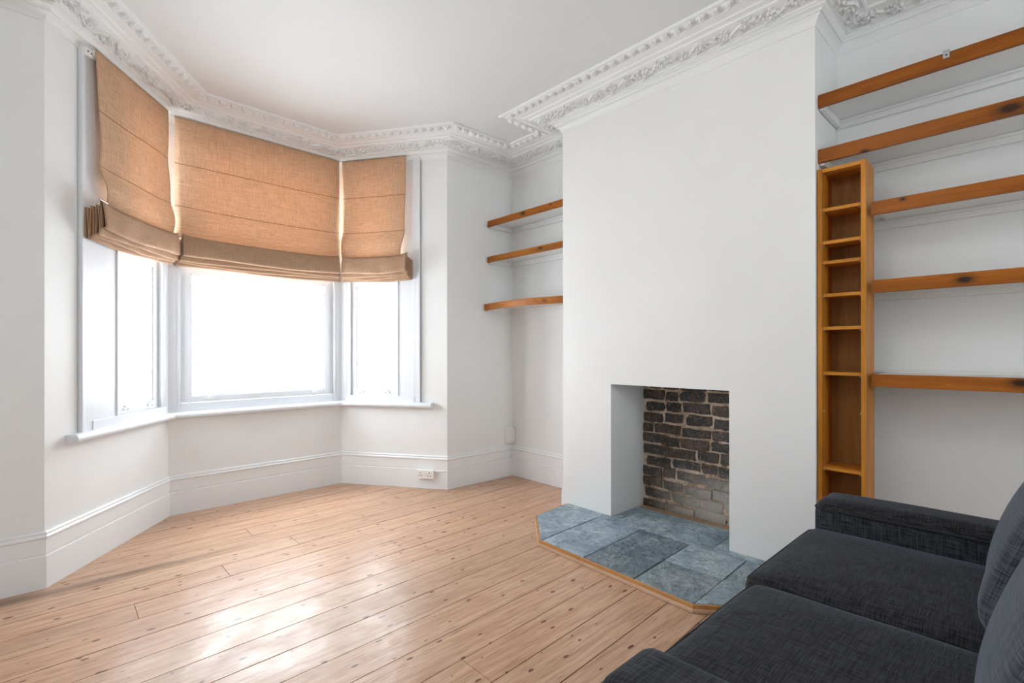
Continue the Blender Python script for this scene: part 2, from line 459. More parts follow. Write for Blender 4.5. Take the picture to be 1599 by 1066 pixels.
# fireback of brick
mb = MB(); mb.box(FX + .006, FX + .15, FY0 - .05, FY1 + .05, -.02, 1.1)
fb = struct(mb.build('wall_fireback', M_mortar))
rows = 12; z = 0.0
rj = random.Random(11)
course = [.012, .092, .168, .247, .327, .405, .483, .560, .640, .720, .800, .880, .960]
for k in range(rows):
    y = FY1 + .02 - rj.uniform(0, .10) + .05
    z0, z1 = course[k], course[k + 1]
    while y > FY0 - .04:
        L = rj.choice([.215, .215, .105, .130, .20, .16, .11])
        g_ = rj.uniform(.010, .020)
        mb = MB(); pr = rj.uniform(-.004, .010)
        y1, y0 = y - g_ / 2, y - L + g_ / 2
        wav = .006 * math.sin(y * 9 + k * 1.3)
        zz0, zz1 = z0 + wav + rj.uniform(.004, .011), z1 + wav - rj.uniform(.003, .013)
        cy, cz = (y0 + y1) / 2, (zz0 + zz1) / 2
        # irregular faced brick: 3x2 front grid, jittered
        vs = []; ny, nz = 4, 2
        for b_ in range(nz + 1):
            for a in range(ny + 1):
                yy = y0 + (y1 - y0) * a / ny; zz = zz0 + (zz1 - zz0) * b_ / nz
                edge = (a in (0, ny)) or (b_ in (0, nz))
                x = FX - pr - (.0 if edge else .006) + rj.uniform(-.002, .002)
                if edge:
                    yy += rj.uniform(-.006, .006); zz += rj.uniform(-.0045, .0045)
                    if a in (0, ny) and b_ in (0, nz): x += .004; 
                vs.append((x, yy, zz))
        fs = []
        for b_ in range(nz):
            for a in range(ny):
                i = b_ * (ny + 1) + a; fs.append((i, i + 1, i + ny + 2, i + ny + 1))
        ring = [a for a in range(ny + 1)] + [b_ * (ny + 1) + ny for b_ in range(1, nz + 1)] + [nz * (ny + 1) + a for a in range(ny - 1, -1, -1)] + [b_ * (ny + 1) for b_ in range(nz - 1, 0, -1)]
        k0 = len(vs)
        for i in ring: vs.append((FX + .03, vs[i][1], vs[i][2]))
        m_ = len(ring)
        for j in range(m_): fs.append((ring[j], ring[(j + 1) % m_], k0 + (j + 1) % m_, k0 + j))
        if y1 > FY0 - .02:
            mb.add(vs, fs); mb.build('brick', M_brick, fb, True)
        y -= L

# ceiling and subfloor
def big_poly(off):
    return [(-.92, -2.42), (3.39, -2.42), (3.39, 3.6)] + [tuple(miter(i, -off)) for i in (12, 13)] + [(-.92, 3.52)]
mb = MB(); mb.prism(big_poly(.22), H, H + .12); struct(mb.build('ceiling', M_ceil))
mb = MB(); mb.prism(big_poly(.22), -.10, -.016); floor = struct(mb.build('floor', M_gap))

def clip_poly(poly, hull):
    out = list(poly)
    for i in range(len(hull)):
        a, b = hull[i], hull[(i + 1) % len(hull)]
        inside = lambda p: (b[0] - a[0]) * (p[1] - a[1]) - (b[1] - a[1]) * (p[0] - a[0]) >= -1e-9
        res = []
        for j in range(len(out)):
            p, q = out[j], out[(j + 1) % len(out)]
            ip, iq = inside(p), inside(q)
            if ip: res.append(p)
            if ip != iq:
                d1 = (b[0] - a[0]) * (p[1] - a[1]) - (b[1] - a[1]) * (p[0] - a[0])
                d2 = (b[0] - a[0]) * (q[1] - a[1]) - (b[1] - a[1]) * (q[0] - a[0])
                t = d1 / (d1 - d2); res.append((p[0] + (q[0] - p[0]) * t, p[1] + (q[1] - p[1]) * t))
        out = res
        if len(out) < 3: return []
    return out

hull = [(-.72, -2.22), (XW + .02, -2.22), (XW + .02, 3.405), tuple(miter(12, -.02)), tuple(miter(13, -.02)), (-.72, 3.36)]
BW = .1725; SL = .035
rf = random.Random(5)
for k in range(-22, 17):
    v0 = 1.616 + BW * k; v1 = v0 + BW
    joints = []
    if abs(v0 - 2.82) < .03 or (v0 < 2.9 < v1): joints = [.68]
    elif rf.random() < .45: joints = [rf.uniform(-.4, 2.9)]
    xs = [-1.0] + joints + [3.5]
    for a, b in zip(xs[:-1], xs[1:]):
        g_ = rf.choice([.0030, .0038, .0046, .0056])
        x0 = a + .0012; x1 = b - .0012
        quad = [(x0, v0 + SL * x0 + g_ / 2), (x1, v0 + SL * x1 + g_ / 2), (x1, v1 + SL * x1 - g_ / 2), (x0, v1 + SL * x0 - g_ / 2)]
        poly = clip_poly(quad, hull)
        if len(poly) >= 3:
            mb = MB(); mb.prism(poly, -.0155, 0.0 + rf.uniform(-.0008, .0)); mb.build('floorboard', M_floor, floor)

# ------------------------------------------------------------------ bay: walls, windows
class Facet:
    def __init__(s, i, flip):
        """segment i of the path; flip: s measured from its end vertex"""
        s.i = i; s.flip = flip; s.o = V2[i + 1] if flip else V2[i]; s.u = -seg_dir(i) if flip else seg_dir(i); s.n = inn(i); s.L = (V2[i + 1] - V2[i]).length
    def P(s, a, d, z): q = s.o + s.u * a + s.n * d; return (q.x, q.y, z)
F_right = Facet(11, True)    # from C towards D
F_mid = Facet(12, True)      # from B towards C
F_left = Facet(13, False)    # from B towards A
SILL_T = .72; HEAD = 2.80

def bay_wall(name, F, arch_end=None):
    mb = MB()
    wall_seg(mb, F.i, -.02, SILL_T - .045, .2); wall_seg(mb, F.i, HEAD + .02, H + .02, .2)
    o = None
    if arch_end is not None:
        a = arch_end + .006
        mb.box(arch_end - .03, arch_end + .006, -.2, -.03, SILL_T - .045, HEAD + .02, F.P)
        if F.flip: wall_seg(mb, F.i, SILL_T - .045, HEAD + .02, .2, s0=None, s1=F.L - a)
        else: wall_seg(mb, F.i, SILL_T - .045, HEAD + .02, .2, s0=a, s1=None)
    return struct(mb.build(name, M_wall))
AE_R, AE_L = .747, .850
bay_wall('wall_bay_right', F_right, AE_R); bay_wall('wall_bay_middle', F_mid); bay_wall('wall_bay_left', F_left, AE_L)

def clip_fitting(F, s, z, d, parent):
    """small white sash fitting: boss, two lobes, screw heads"""
    mb = MB(); mb.box(s - .022, s + .022, d, d + .006, z - .010, z + .006, F.P)
    mb.box(s - .008, s + .008, d, d + .014, z + .004, z + .020, F.P)
    for q in (-.02, .02):
        pts = [F.P(s + q, d, z - .004), F.P(s + q, d + .010, z - .004)]
        mb.tube(pts, .011, 10)
    o = mb.build('sash_fitting', M_white, parent, bevel=.001)
    for q in (-.02, .02):
        mb = MB(); mb.tube([F.P(s + q, d + .0095, z - .004), F.P(s + q, d + .0115, z - .004)], .003, 8); mb.build('screw', M_steel, o)

def window(n, F, canted, arch_end, j2, arch1):
    w = struct(empty('window_%d' % n, F.P(F.L / 2 if not canted else .3, 0, SILL_T)))
    def piece(name, boxes, mat=M_frame, bevel=.002):
        mb = MB()
        for b_ in boxes: mb.box(*b_, fr=F.P)
        return mb.build(name, mat, w, bevel=bevel)
    L = F.L
    if canted: p0, p1, s0, s1, j0, j1 = .128, .480, .088, .530, .05, j2
    else: p0, p1, s0, s1, j0, j1 = .140, L - .140, .076, L - .076, .05, L - .05
    D0, D1 = -.115, -.012
    piece('frame_jamb', [(j0, s0 - .003, D0, D1 + .010, SILL_T, HEAD)])
    piece('frame_jamb', [(s1 + .003, j1, D0, D1 + .010, SILL_T, HEAD)])
    # staff beads give the fine vertical lines beside the sash
    piece('staff_bead', [(s0 - .012, s0 - .003, D1, D1 + .018, SILL_T + .05, HEAD)], bevel=.003)
    piece('staff_bead', [(s1 + .003, s1 + .012, D1, D1 + .018, SILL_T + .05, HEAD)], bevel=.003)
    piece('frame_head', [(s0, s1, D0, D1, 2.70, HEAD)])
    zb = .775 if canted else .785
    piece('frame_rail', [(j0, j1 if not canted else arch1 + .02, D0, .020 if canted else -.004, SILL_T, zb - .003)])
    # lower sash
    sd0, sd1 = -.060, -.018
    zr0, zr1 = zb, .828
    T1, T2 = 1.722, 1.775
    piece('sash_stile', [(s0, p0, sd0, sd1, zr0, T2)]); piece('sash_stile', [(p1, s1, sd0, sd1, zr0, T2)])
    piece('sash_rail', [(p0, p1, sd0, sd1, zr0, zr1)]); piece('sash_rail', [(p0, p1, sd0, sd1, T1, T2)])
    # glazing bead step around the pane
    gb = .010
    piece('glazing_bead', [(p0, p0 + gb, sd0 + .008, sd1 - .012, zr1, T1), (p1 - gb, p1, sd0 + .008, sd1 - .012, zr1, T1),
                           (p0 + gb, p1 - gb, sd0 + .008, sd1 - .012, zr1, zr1 + gb), (p0 + gb, p1 - gb, sd0 + .008, sd1 - .012, T1 - gb, T1)], bevel=.001)
    piece('pane', [(p0, p1, sd0 + .012, sd0 + .016, zr1, T1)], M_glass, 0)
    # upper sash (behind the blind)
    ud0, ud1 = -.105, -.065
    piece('sash_stile', [(s0, p0, ud0, ud1, 1.73, 2.70)]); piece('sash_stile', [(p1, s1, ud0, ud1, 1.73, 2.70)])
    piece('sash_rail', [(p0, p1, ud0, ud1, 1.73, 1.79)]); piece('sash_rail', [(p0, p1, ud0, ud1, 2.64, 2.70)])
    piece('pane', [(p0, p1, ud0 + .012, ud0 + .016, 1.79, 2.64)], M_glass, 0)
    if canted:
        piece('architrave', [(j1, arch1, D0, .008, SILL_T, HEAD + .01)])
        piece('architrave', [(arch1, arch_end - .012, D0, .016, SILL_T, HEAD + .01), (arch_end - .022, arch_end, -.02, .022, SILL_T, HEAD + .01)], bevel=.003)
        for s in (p0 + .05, p1 - .055): clip_fitting(F, s, zr0 + .030, sd1, w)
    else:
        for s in (p0 + .12, p1 - .10): clip_fitting(F, s, zr0 + .022, sd1, w)
    # daylight portal just outside the glass
    for (za, zc) in ((.78, 2.70),):
        c = F.o + F.u * ((p0 + p1) / 2) - F.n * .13
        area_light('daylight_portal', (c.x, c.y, (za + zc) / 2), (F.n.x, F.n.y, 0), (p1 - p0) + .04, zc - za, portal=True)
    return w
W1 = window(1, F_left, True, AE_L, .620, .745)
W2 = window(2, F_mid, False, 0, 0, 0)
W3 = window(3, F_right, True, AE_R, .575, .680)
# corner posts between the windows
for (i, Fa, Fb, w) in ((12, F_right, F_mid, W3), (13, F_mid, F_left, W1)):
    P = V2[i]
    dirs = (-seg_dir(i - 1), seg_dir(i)); ns = (inn(i - 1), inn(i))
    poly = [P + dirs[0] * .05, P, P + dirs[1] * .05, P + dirs[1] * .05 - ns[1] * .12, miter(i, -.12), P + dirs[0] * .05 - ns[0] * .12]
    mb = MB(); mb.prism([tuple(p) for p in reversed(poly)], SILL_T - .04, HEAD + .02); mb.build('corner_post', M_frame, w, bevel=.002)

# window board: rounded nosing all round the bay, standing past the architraves
def sill():
    prof = [(-.10, .722)]
    cz, r, cx = .700, .023, .040
    for k in range(9):
        a = PI / 2 - PI * k / 8; prof.append((cx + r * math.cos(a), cz + r * math.sin(a)))
    prof += [(.012, .675), (-.10, .675)]
    eR = .875 * F_right.L; eL = F_left.L * (1 - .125)
    stations = []
    dR = seg_dir(11); dL = seg_dir(13)
    aR = V2[12] - dR * eR; aL = V2[13] + dL * eL
    stations.append(lambda p: aR + inn(11) * p)
    stations.append(lambda p: miter(12, p)); stations.append(lambda p: miter(13, p))
    stations.append(lambda p: aL + inn(13) * p)
    mb = MB(); n = len(prof)
    for st in stations:
        for (p, z) in prof:
            q = st(max(p, .0) if st in (stations[0], stations[3]) and False else p); mb.v.append((q.x, q.y, z))
    for k in range(3):
        for j in range(n):
            a = k * n + j; b_ = k * n + (j + 1) % n; mb.f.append((a, a + n, b_ + n, b_))
    mb.f.append(tuple(range(n))); mb.f.append(tuple(reversed(range(3 * n, 4 * n))))
    return struct(mb.build('trim_1', M_frame, None, True))
sill()

# blind headrail bracket etc. come with the blinds. Rear window added behind the camera for fill light
w4 = struct(empty('window_4', (1.15, -2.2, .75)))
mb = MB(); mb.box(.75, .81, -2.32, -2.22, .75, 2.45); mb.box(1.49, 1.55, -2.32, -2.22, .75, 2.45); mb.box(.81, 1.49, -2.32, -2.22, .75, .83); mb.box(.81, 1.49, -2.32, -2.22, 2.37, 2.45); mb.box(.81, 1.49, -2.32, -2.22, 1.57, 1.62)
mb.build('window_frame', M_frame, w4)
for a, b in ((.83, 1.57), (1.62, 2.37)):
    mb = MB(); mb.box(.81, 1.49, -2.28, -2.275, a, b); mb.build('pane', M_glass, w4)
area_light('daylight_portal', (1.15, -2.40, 1.6), (0, 1, 0), .8, 1.7, portal=True)

# ------------------------------------------------------------------ skirting boards
SK = [(0.0, .277), (.010, .277), (.016, .270), (.013, .262), (.020, .254), (.020, .247), (.0125, .240), (.012, .168), (.008, .165), (.008, .160), (.015, .157), (.015, 0.0)]
for nm, a, b in (('baseboard_front_left', 14, 15), ('baseboard_bay_left', 13, 14), ('baseboard_bay_middle', 12, 13), ('baseboard_bay_right', 11, 12),
                 ('baseboard_front_right', 10, 11), ('baseboard_right', 9, 10), ('baseboard_right_alcove', 5, 6), ('baseboard_left', 15, 16)):
    struct(sweep(nm, M_trim, SK, a, b, smooth=True))

# ------------------------------------------------------------------ cornice
CP = [(0, 2.768), (.004, 2.769), (.006, 2.778), (.011, 2.790), (.020, 2.801), (.031, 2.808), (.031, 2.814), (.040, 2.814), (.048, 2.826), (.060, 2.832), (.060, 2.838), (.072, 2.840),
      (.074, 2.838), (.078, 2.846), (.164, 2.868), (.168, 2.863), (.178, 2.865), (.182, 2.874), (.200, 2.878), (.206, 2.874), (.214, 2.876), (.218, 2.882), (.262, 2.886), (.266, 2.880), (.272, 2.884),
      (.322, 2.896), (.328, 2.890), (.336, 2.892), (.340, 2.906)]
corn = struct(sweep('trim_2', M_plaster, CP, 0, N, smooth=True))

def leaf_h(u, v, L):
    u0, v0, ln, wd, an, h = L
    du, dv = u - u0, v - v0
    t = (du * math.cos(an) + dv * math.sin(an)) / ln; s = (-du * math.sin(an) + dv * math.cos(an))
    if t <= 0 or t >= 1: return 0
    w = wd * math.sin(PI * t ** .75) ** .8
    if w <= 1e-6: return 0
    q = abs(s) / w
    if q >= 1: return 0
    return h * (1 - q * q) ** .5 * (.55 + .45 * min(1, q * 2.5)) * (.6 + .4 * t)
def scroll_tile(seed, L=.25, W=.094):
    rr = random.Random(seed); nu, nv = 84, 30
    leaves = []
    for c, sgn in ((.065, 1), (.19, -1)):
        cv = W / 2 + sgn * .008
        for k in range(6):
            a = k * PI / 3 + rr.uniform(-.2, .2); leaves.append((c + .003 * math.cos(a), cv + .003 * math.sin(a), .024, .0085, a, .017))
        for k in range(9):
            a = rr.uniform(0, 2 * PI); rad = rr.uniform(.018, .038)
            leaves.append((c + rad * math.cos(a), cv + rad * .75 * math.sin(a), rr.uniform(.018, .032), rr.uniform(.006, .010), a + sgn * rr.uniform(.6, 1.4), rr.uniform(.010, .018)))
    for k in range(8):
        leaves.append((rr.uniform(.01, L - .03), rr.uniform(.02, W - .02), rr.uniform(.02, .035), rr.uniform(.005, .009), rr.uniform(-2.6, 2.6), rr.uniform(.008, .014)))
    mb = MB()
    for j in range(nv + 1):
        for i in range(nu + 1):
            u, v = L * i / nu, W * j / nv
            h = max(leaf_h(u, v, l_) for l_ in leaves)
            stem = W / 2 + .024 * math.sin(2 * PI * u / L)
            q = abs(v - stem) / .0055
            if q < 1: h = max(h, .010 * (1 - q * q) ** .5)
            for c, cv in ((.065, W / 2 + .008), (.19, W / 2 - .008)):
                q = math.hypot(u - c, v - cv) / .007
                if q < 1: h = max(h, .021 * (1 - q * q) ** .5)
            e = min(1, min(v, W - v) / .006)
            mb.v.append((u - L / 2, v - W / 2, 1.7 * h * e - .0012))
    for j in range(nv):
        for i in range(nu):
            a = j * (nu + 1) + i; mb.f.append((a, a + 1, a + nu + 2, a + nu + 1))
    me = bpy.data.meshes.new('leaf_scroll'); me.from_pydata(mb.v, [], mb.f); me.materials.append(M_plaster)
    for p in me.polygons: p.use_smooth = True
    return me
TL_ = .25
tiles = [scroll_tile(s) for s in (3, 8, 21)]
def egg_mesh():
    """small upright leaf block between two darts"""
    mb = MB(); w, d = .046, .044
    # tongue: rounded bar across the band with a cleft, plus small dart beside it
    nu, nv = 14, 10
    for j in range(nv + 1):
        for i in range(nu + 1):
            u = -w / 2 - .012 + (w + .024) * i / nu; v = -d / 2 + d * j / nv
            h = 0
            for c in (-.014, .0, .014):
                hw = .0085 * (1.0 if c == 0 else .8)
                q = abs(u - c - (c * .35) * (v / d)) / hw
                if q < 1: h = max(h, (.013 if c == 0 else .010) * (1 - q * q) ** .5)
            e = min(1, (min(v + d / 2, d / 2 - v)) / .008) ** .5 if min(v + d / 2, d / 2 - v) > 0 else 0
            q = math.hypot((u - .030) / .005, v / .014)
            if q < 1: h = max(h, .006 * (1 - q * q) ** .5)
            mb.v.append((u, v, 1.8 * h * e - .001))
    for j in range(nv):
        for i in range(nu):
            a = j * (nu + 1) + i; mb.f.append((a, a + 1, a + nu + 2, a + nu + 1))
    me = bpy.data.meshes.new('cornice_egg'); me.from_pydata(mb.v, [], mb.f); me.materials.append(M_plaster)
    for p in me.polygons: p.use_smooth = True
    return me
EGG = egg_mesh()
def place_run(i, pc, z, slope, pitch, meshes, name, margin):
    a, b = miter(i, pc), miter(i + 1, pc); L = (b - a).length - 2 * margin
    if L < pitch * .6: return
    n = max(1, round(L / pitch)); d = seg_dir(i); nn = inn(i)
    X = Vector((d.x, d.y, 0)); Y = Vector((nn.x * math.cos(slope), nn.y * math.cos(slope), math.sin(slope))); Z = X.cross(Y)
    if Z.z > 0: X = -X; Z = X.cross(Y)
    sx = L / n / pitch
    for k in range(n):
        c = a + d * (margin + L * (k + .5) / n)
        o = link(name, meshes[(k + i) % len(meshes)], corn)
        Mx = Matrix((X * sx, Y, Z)).transposed().to_4x4(); Mx.translation = Vector((c.x, c.y, z))
        o.matrix_local = Mx
sl1 = math.atan2(.022, .086); sl2 = math.atan2(.012, .050)
for i in (5, 6, 7, 8, 9, 10, 11, 12, 13, 14):
    place_run(i, .121, 2.857, sl1, TL_, tiles, 'leaf_scroll', -.012)
    place_run(i, .297, 2.890, sl2, .070, [EGG], 'cornice_egg', .012)

# ------------------------------------------------------------------ hearth
hearth = empty('hearth', (2.5, 1.55, 0))
tag(hearth, 'blue-grey slate tiled hearth with orange wooden edging in front of the fireplace', 'hearth')
HT = .036
outline = [(2.135, 2.036), (2.085, 1.056), (2.36, .735), (2.785, .725), (2.785, FY0), (3.14, FY0), (3.14, FY1), (2.785, FY1), (2.785, 2.375), (2.432, 2.352)]
front_poly = [(2.135, 2.036), (2.085, 1.056), (2.36, .735), (2.785, .725), (2.785, 2.385), (2.432, 2.352)]
front_poly_ccw = front_poly
back_poly = [(2.785, FY0 + .002), (3.10, FY0 + .002), (3.10, FY1 - .002), (2.785, FY1 - .002)]
mb = MB(); mb.prism(front_poly, .001, HT - .014); mb.prism([(2.7, FY0 + .001), (3.11, FY0 + .001), (3.11, FY1 - .001), (2.7, FY1 - .001)], .001, HT - .0141)
mb.build('hearth_bed', M_joint, hearth)
def ccw(p):
    return p if sum(p[i][0] * p[(i + 1) % len(p)][1] - p[(i + 1) % len(p)][0] * p[i][1] for i in range(len(p))) > 0 else p[::-1]
rt = random.Random(3)
def tile(quad, hullp, riven):
    for hp in hullp:
        poly = clip_poly(ccw(quad), ccw(hp))
        if len(poly) < 3: continue
        area = abs(sum(poly[i][0] * poly[(i + 1) % len(poly)][1] - poly[(i + 1) % len(poly)][0] * poly[i][1] for i in range(len(poly)))) / 2
        if area < .0012: continue
        zt = HT + rt.uniform(-.002, .002); mb = MB()
        if len(poly) == 4:
            P4 = [Vector(p) for p in poly]; ng = 64; amp = .0011 + .0125 * max(0, riven - .32); ox = rt.uniform(0, 50)
            for j in range(ng + 1):
                for i in range(ng + 1):
                    a_, b_ = i / ng, j / ng
                    q = (P4[0] * (1 - a_) + P4[1] * a_) * (1 - b_) + (P4[3] * (1 - a_) + P4[2] * a_) * b_
                    e = min(1, min(a_, 1 - a_, b_, 1 - b_) / .06)
                    v = Vector((q.x * 30 + ox, q.y * 30, 0))
                    h = noise.fractal(v, 1.0, 2.0, 5) * .6 + noise.turbulence(v * 1.4, 4, True) * .5
                    mb.v.append((q.x, q.y, zt - .0025 * (1 - e) + amp * (h - .3) * e))
            for j in range(ng):
                for i in range(ng):
                    a_ = j * (ng + 1) + i; mb.f.append((a_, a_ + 1, a_ + ng + 2, a_ + ng + 1))
            ringi = list(range(ng + 1)) + [j * (ng + 1) + ng for j in range(1, ng + 1)] + [ng * (ng + 1) + i for i in range(ng - 1, -1, -1)] + [j * (ng + 1) for j in range(ng - 1, 0, -1)]
            k0 = len(mb.v)
            for i in ringi: mb.v.append((mb.v[i][0], mb.v[i][1], .004))
            m_ = len(ringi)
            for j in range(m_): mb.f.append((ringi[j], k0 + j, k0 + (j + 1) % m_, ringi[(j + 1) % m_]))
            o = mb.build('slate_tile', M_slate, hearth, True)
        else:
            mb.prism(poly, .004, zt); o = mb.build('slate_tile', M_slate, hearth, bevel=.0025)
        o['riven'] = riven
def sk(x, y): return (x, y + SL * (x - 2.1))
G2 = .004
ys_front = [(2.70, 2.355), (2.351, 2.029), (2.021, 1.702), (1.694, 1.378), (1.370, 1.059), (1.052, .735), (.731, .42)]
xcuts = [(1.95, 2.405), (2.4085, 2.715), (2.72, 3.035), (3.039, 3.20)]
whole = front_poly
fullhull = [front_poly]
for ci, (xa, xb) in enumerate(xcuts[:2]):
    for ri, (ya, yb) in enumerate(ys_front):
        big = .3
        if (ci, ri) in ((0, 3), (1, 3)): big = 1.0
        if ci == 0 and ri in (4,): big = .8
        if ci == 1 and ri in (5,): big = .7
        # the two left bays carry one wide tile each (no cross joint is seen)
        if ri in (0, 1, 2) and ci == 1: continue
        xb2 = 2.716 if (ri in (0, 1, 2) and ci == 0) else xb
        tile([sk(xa, ya), sk(xa, yb), sk(xb2, yb), sk(xb2, ya)], [front_poly], big)
ys_back = [(2.62, 2.225), (2.221, 1.905), (1.901, 1.577), (1.573, 1.255), (1.251, .93), (.926, .60)]
for (xa, xb) in xcuts[2:]:
    for (ya, yb) in ys_back:
        tile([sk(xa, ya), sk(xa, yb), sk(xb, yb), sk(xb, ya)], [front_poly, back_poly] if xa < 2.785 else [back_poly], .45)
# wooden strip along the back of the hearth
mb = MB(); mb.box(3.105, 3.176, FY0 + .004, FY1 - .004, .002, HT - .006); mb.build('back_strip', M_batten, hearth, bevel=.002)
# edging: orange upright strip plus pale beading at its foot
def edging(name, mat, off0, off1, z0, z1):
    pts = [Vector(p) for p in ((2.785 - .01, 2.385), (2.432, 2.352), (2.135, 2.036), (2.085, 1.056), (2.36, .735), (2.785, .725))]
    def offp(i, o):
        def nrm(a, b): d = (b - a).normalized(); return Vector((d.y, -d.x))
        if i == 0: n1 = n2 = nrm(pts[0], pts[1])
        elif i == len(pts) - 1: n1 = n2 = nrm(pts[-2], pts[-1])
        else: n1, n2 = nrm(pts[i - 1], pts[i]), nrm(pts[i], pts[i + 1])
        m = n1 + n2; m = m / m.dot(n1); return pts[i] - m * -o
    for i in range(len(pts) - 1):
        q = [offp(i, off0), offp(i + 1, off0), offp(i + 1, off1), offp(i, off1)]
        if (q[2] - q[1]).length < 1e-5: continue
        mb = MB(); mb.prism([tuple(p) for p in q], z0, z1); mb.build(name, mat, hearth, bevel=.0015)
c0 = Vector((2.4, 1.5))
def _sgn():
    a, b = Vector((2.135, 2.036)), Vector((2.085, 1.056)); d = (b - a).normalized(); n = Vector((d.y, -d.x)); return 1 if (c0 - a).dot(n) < 0 else -1
S_ = _sgn()
edging('edging', M_trimwood, S_ * .001, S_ * .011, .001, HT - .003)
edging('beading', M_palewood, S_ * .0115, S_ * .019, .001, .016)

# ------------------------------------------------------------------ shelves
def batten(mb, x0, x1, y0, y1, z1):
    mb.box(x0, x1, y0, y1, z1 - .032, z1)
def shelf(label, group, y0, y1, ztop, zbot, mat, xf=2.825, front=None, steps=1, side_low=True, side_high=False):
    t = empty('wall_shelf', (3.0, (y0 + y1) / 2, zbot))
    tag(t, label, 'shelf', group)
    if front is None: front = [(xf, y0), (xf, y1)]
    th = .018
    zb1 = zbot + .034
    # board: white, its front follows the fascia
    inner = [(x + th, y) for x, y in front]
    poly = ccw(inner + [(XW - .002, y1), (XW - .002, y0)])
    mb = MB(); mb.prism(poly, zb1 - .003, ztop - .0015 if ztop - zb1 < .03 else zb1 + .021); mb.build('shelf_board', M_shelfwhite, t, bevel=.0015)
    mb = MB()
    n = len(front)
    vs = [(x, y, z) for z in (zbot, ztop) for x, y in front] + [(x + th - .0005, y, z) for z in (zbot, ztop) for x, y in front]
    fs = []
    for k in range(n - 1):
        fs += [(k, k + 1, n + k + 1, n + k), (2 * n + k, 3 * n + k, 3 * n + k + 1, 2 * n + k + 1), (n + k, n + k + 1, 3 * n + k + 1, 3 * n + k), (k, 2 * n + k, 2 * n + k + 1, k + 1)]
    fs += [(0, n, 3 * n, 2 * n), (n - 1, 3 * n - 1, 4 * n - 1, 2 * n - 1)]
    mb.add(vs, fs); mb.build('fascia', mat, t, bevel=.002 if n == 2 else 0, smooth=n > 2)
    if label.startswith('lowest long'):
        mb = MB(); mb.box(XW - .022, XW - .002, y0 + .002, .765, ztop - .004, ztop + .012); mb.build('upstand', M_shelfwhite, t, bevel=.002)
    # battens under the board
    zt = zb1 - .004; yb1 = .767 if abs(y1 - .548) < 1e-6 else y1
    mb = MB(); mb.box(XW - .024, XW - .002, y0 + .001, yb1 - .001, zt - .042, zt); mb.box(XW - .034, XW - .0245, y0 + .001, yb1 - .001, zt - .014, zt)
    mb.build('back_batten', M_shelfwhite, t, bevel=.002)
    if side_low:
        mb = MB(); mb.box(front[0][0] + .021, XW - .036, y0 + .002, y0 + .022, zt - .040, zt); mb.build('side_batten', M_shelfwhite, t, bevel=.002)
    if side_high:
        mb = MB(); mb.box(front[-1][0] + .021, XW - .036, y1 - .022, y1 - .002, zt - .040, zt); mb.build('side_batten', M_shelfwhite, t, bevel=.002)
    return t

def K(*ks): return [(Vector(k[:3]), k[3]) for k in ks]
gl = 'stained pine fronted shelves in the alcove beside the bay'
gr = 'stained pine fronted shelves in the alcove right of the chimney breast'
yl0, yl1 = 2.428, 3.380
shelf('top pine-fronted shelf of the three between chimney breast and bay', gl, yl0, yl1, 2.315, 2.262, wood('pine_front_top', WD, WL, 1, knots=K((2.86, 2.927, 2.293, .013), (2.86, 2.62, 2.30, .006))), 2.86, side_high=True)
shelf('middle pine-fronted shelf of the three between chimney breast and bay', gl, yl0, yl1, 1.996, 1.945, wood('pine_front_middle', WD, (.38, .135, .018), 1, knots=K((2.86, 2.73, 1.977, .010))), 2.86, side_high=True)
fr = []
for k in range(13):
    y = yl0 + (yl1 - yl0) * k / 12
    t = (y - yl0) / (yl1 - yl0)
    fr.append((2.835 - .085 * math.sin(PI * min(1, t ** .9)) ** 1.3 - .012 * t, y))
shelf('lowest shelf between chimney breast and bay, its pine front bowed outwards', gl, yl0, yl1, 1.572, 1.516, wood('pine_front_bowed', (0.220, 0.068, 0.0110), (0.500, 0.188, 0.0375), 1, knots=K((2.79, 2.62, 1.545, .009))), front=fr, side_high=True)

ya, yb, yc = -.618, .767, .548
s_a = shelf('topmost long pine-fronted shelf right of the chimney breast, small metal clip on its front', gr, ya, yb, 2.437, 2.374, wood('pine_front_a', (0.150, 0.038, 0.0030), (0.320, 0.094, 0.0070), 1), side_high=True, side_low=True)
mb = MB(); mb.box(2.8195, 2.825, .268, .290, 2.412, 2.447); mb.box(2.8195, 2.845, .268, .290, 2.4375, 2.441)
cl = mb.build('metal_clip', M_steel, s_a, bevel=.001)
mb = MB(); mb.tube([(2.8195, .279, 2.424), (2.817, .279, 2.424)], .0035, 8); mb.build('screw', M_dark, cl)
shelf('second long pine-fronted shelf from the top in the right alcove, just above the narrow bookcase', gr, ya, yb, 2.163, 2.096, wood('pine_front_b', (0.160, 0.043, 0.0040), (0.360, 0.109, 0.0100), 1, knots=K((2.825, .087, 2.128, .020), (2.825, .574, 2.098, .008))), side_high=True)
shelf('third long pine-fronted shelf down in the right alcove, starting beside the bookcase', gr, ya, yc, 1.852, 1.790, wood('pine_front_c', (0.160, 0.043, 0.0040), (0.370, 0.112, 0.0100), 1, knots=K((2.825, .43, 1.839, .006))))
shelf('fourth long shelf down in the right alcove, one dark knot in its pine front', gr, ya, yc, 1.484, 1.424, wood('pine_front_d', (0.200, 0.056, 0.0050), (0.420, 0.130, 0.0120), 1, knots=K((2.825, .222, 1.453, .015))))
shelf('lowest long pine-fronted shelf beside the narrow bookcase, white top showing', gr, ya, yc, 1.043, .984, wood('pine_front_e', (0.190, 0.052, 0.0060), (0.400, 0.124, 0.0140), 1, knots=K((2.825, .057, 1.023, .016))))

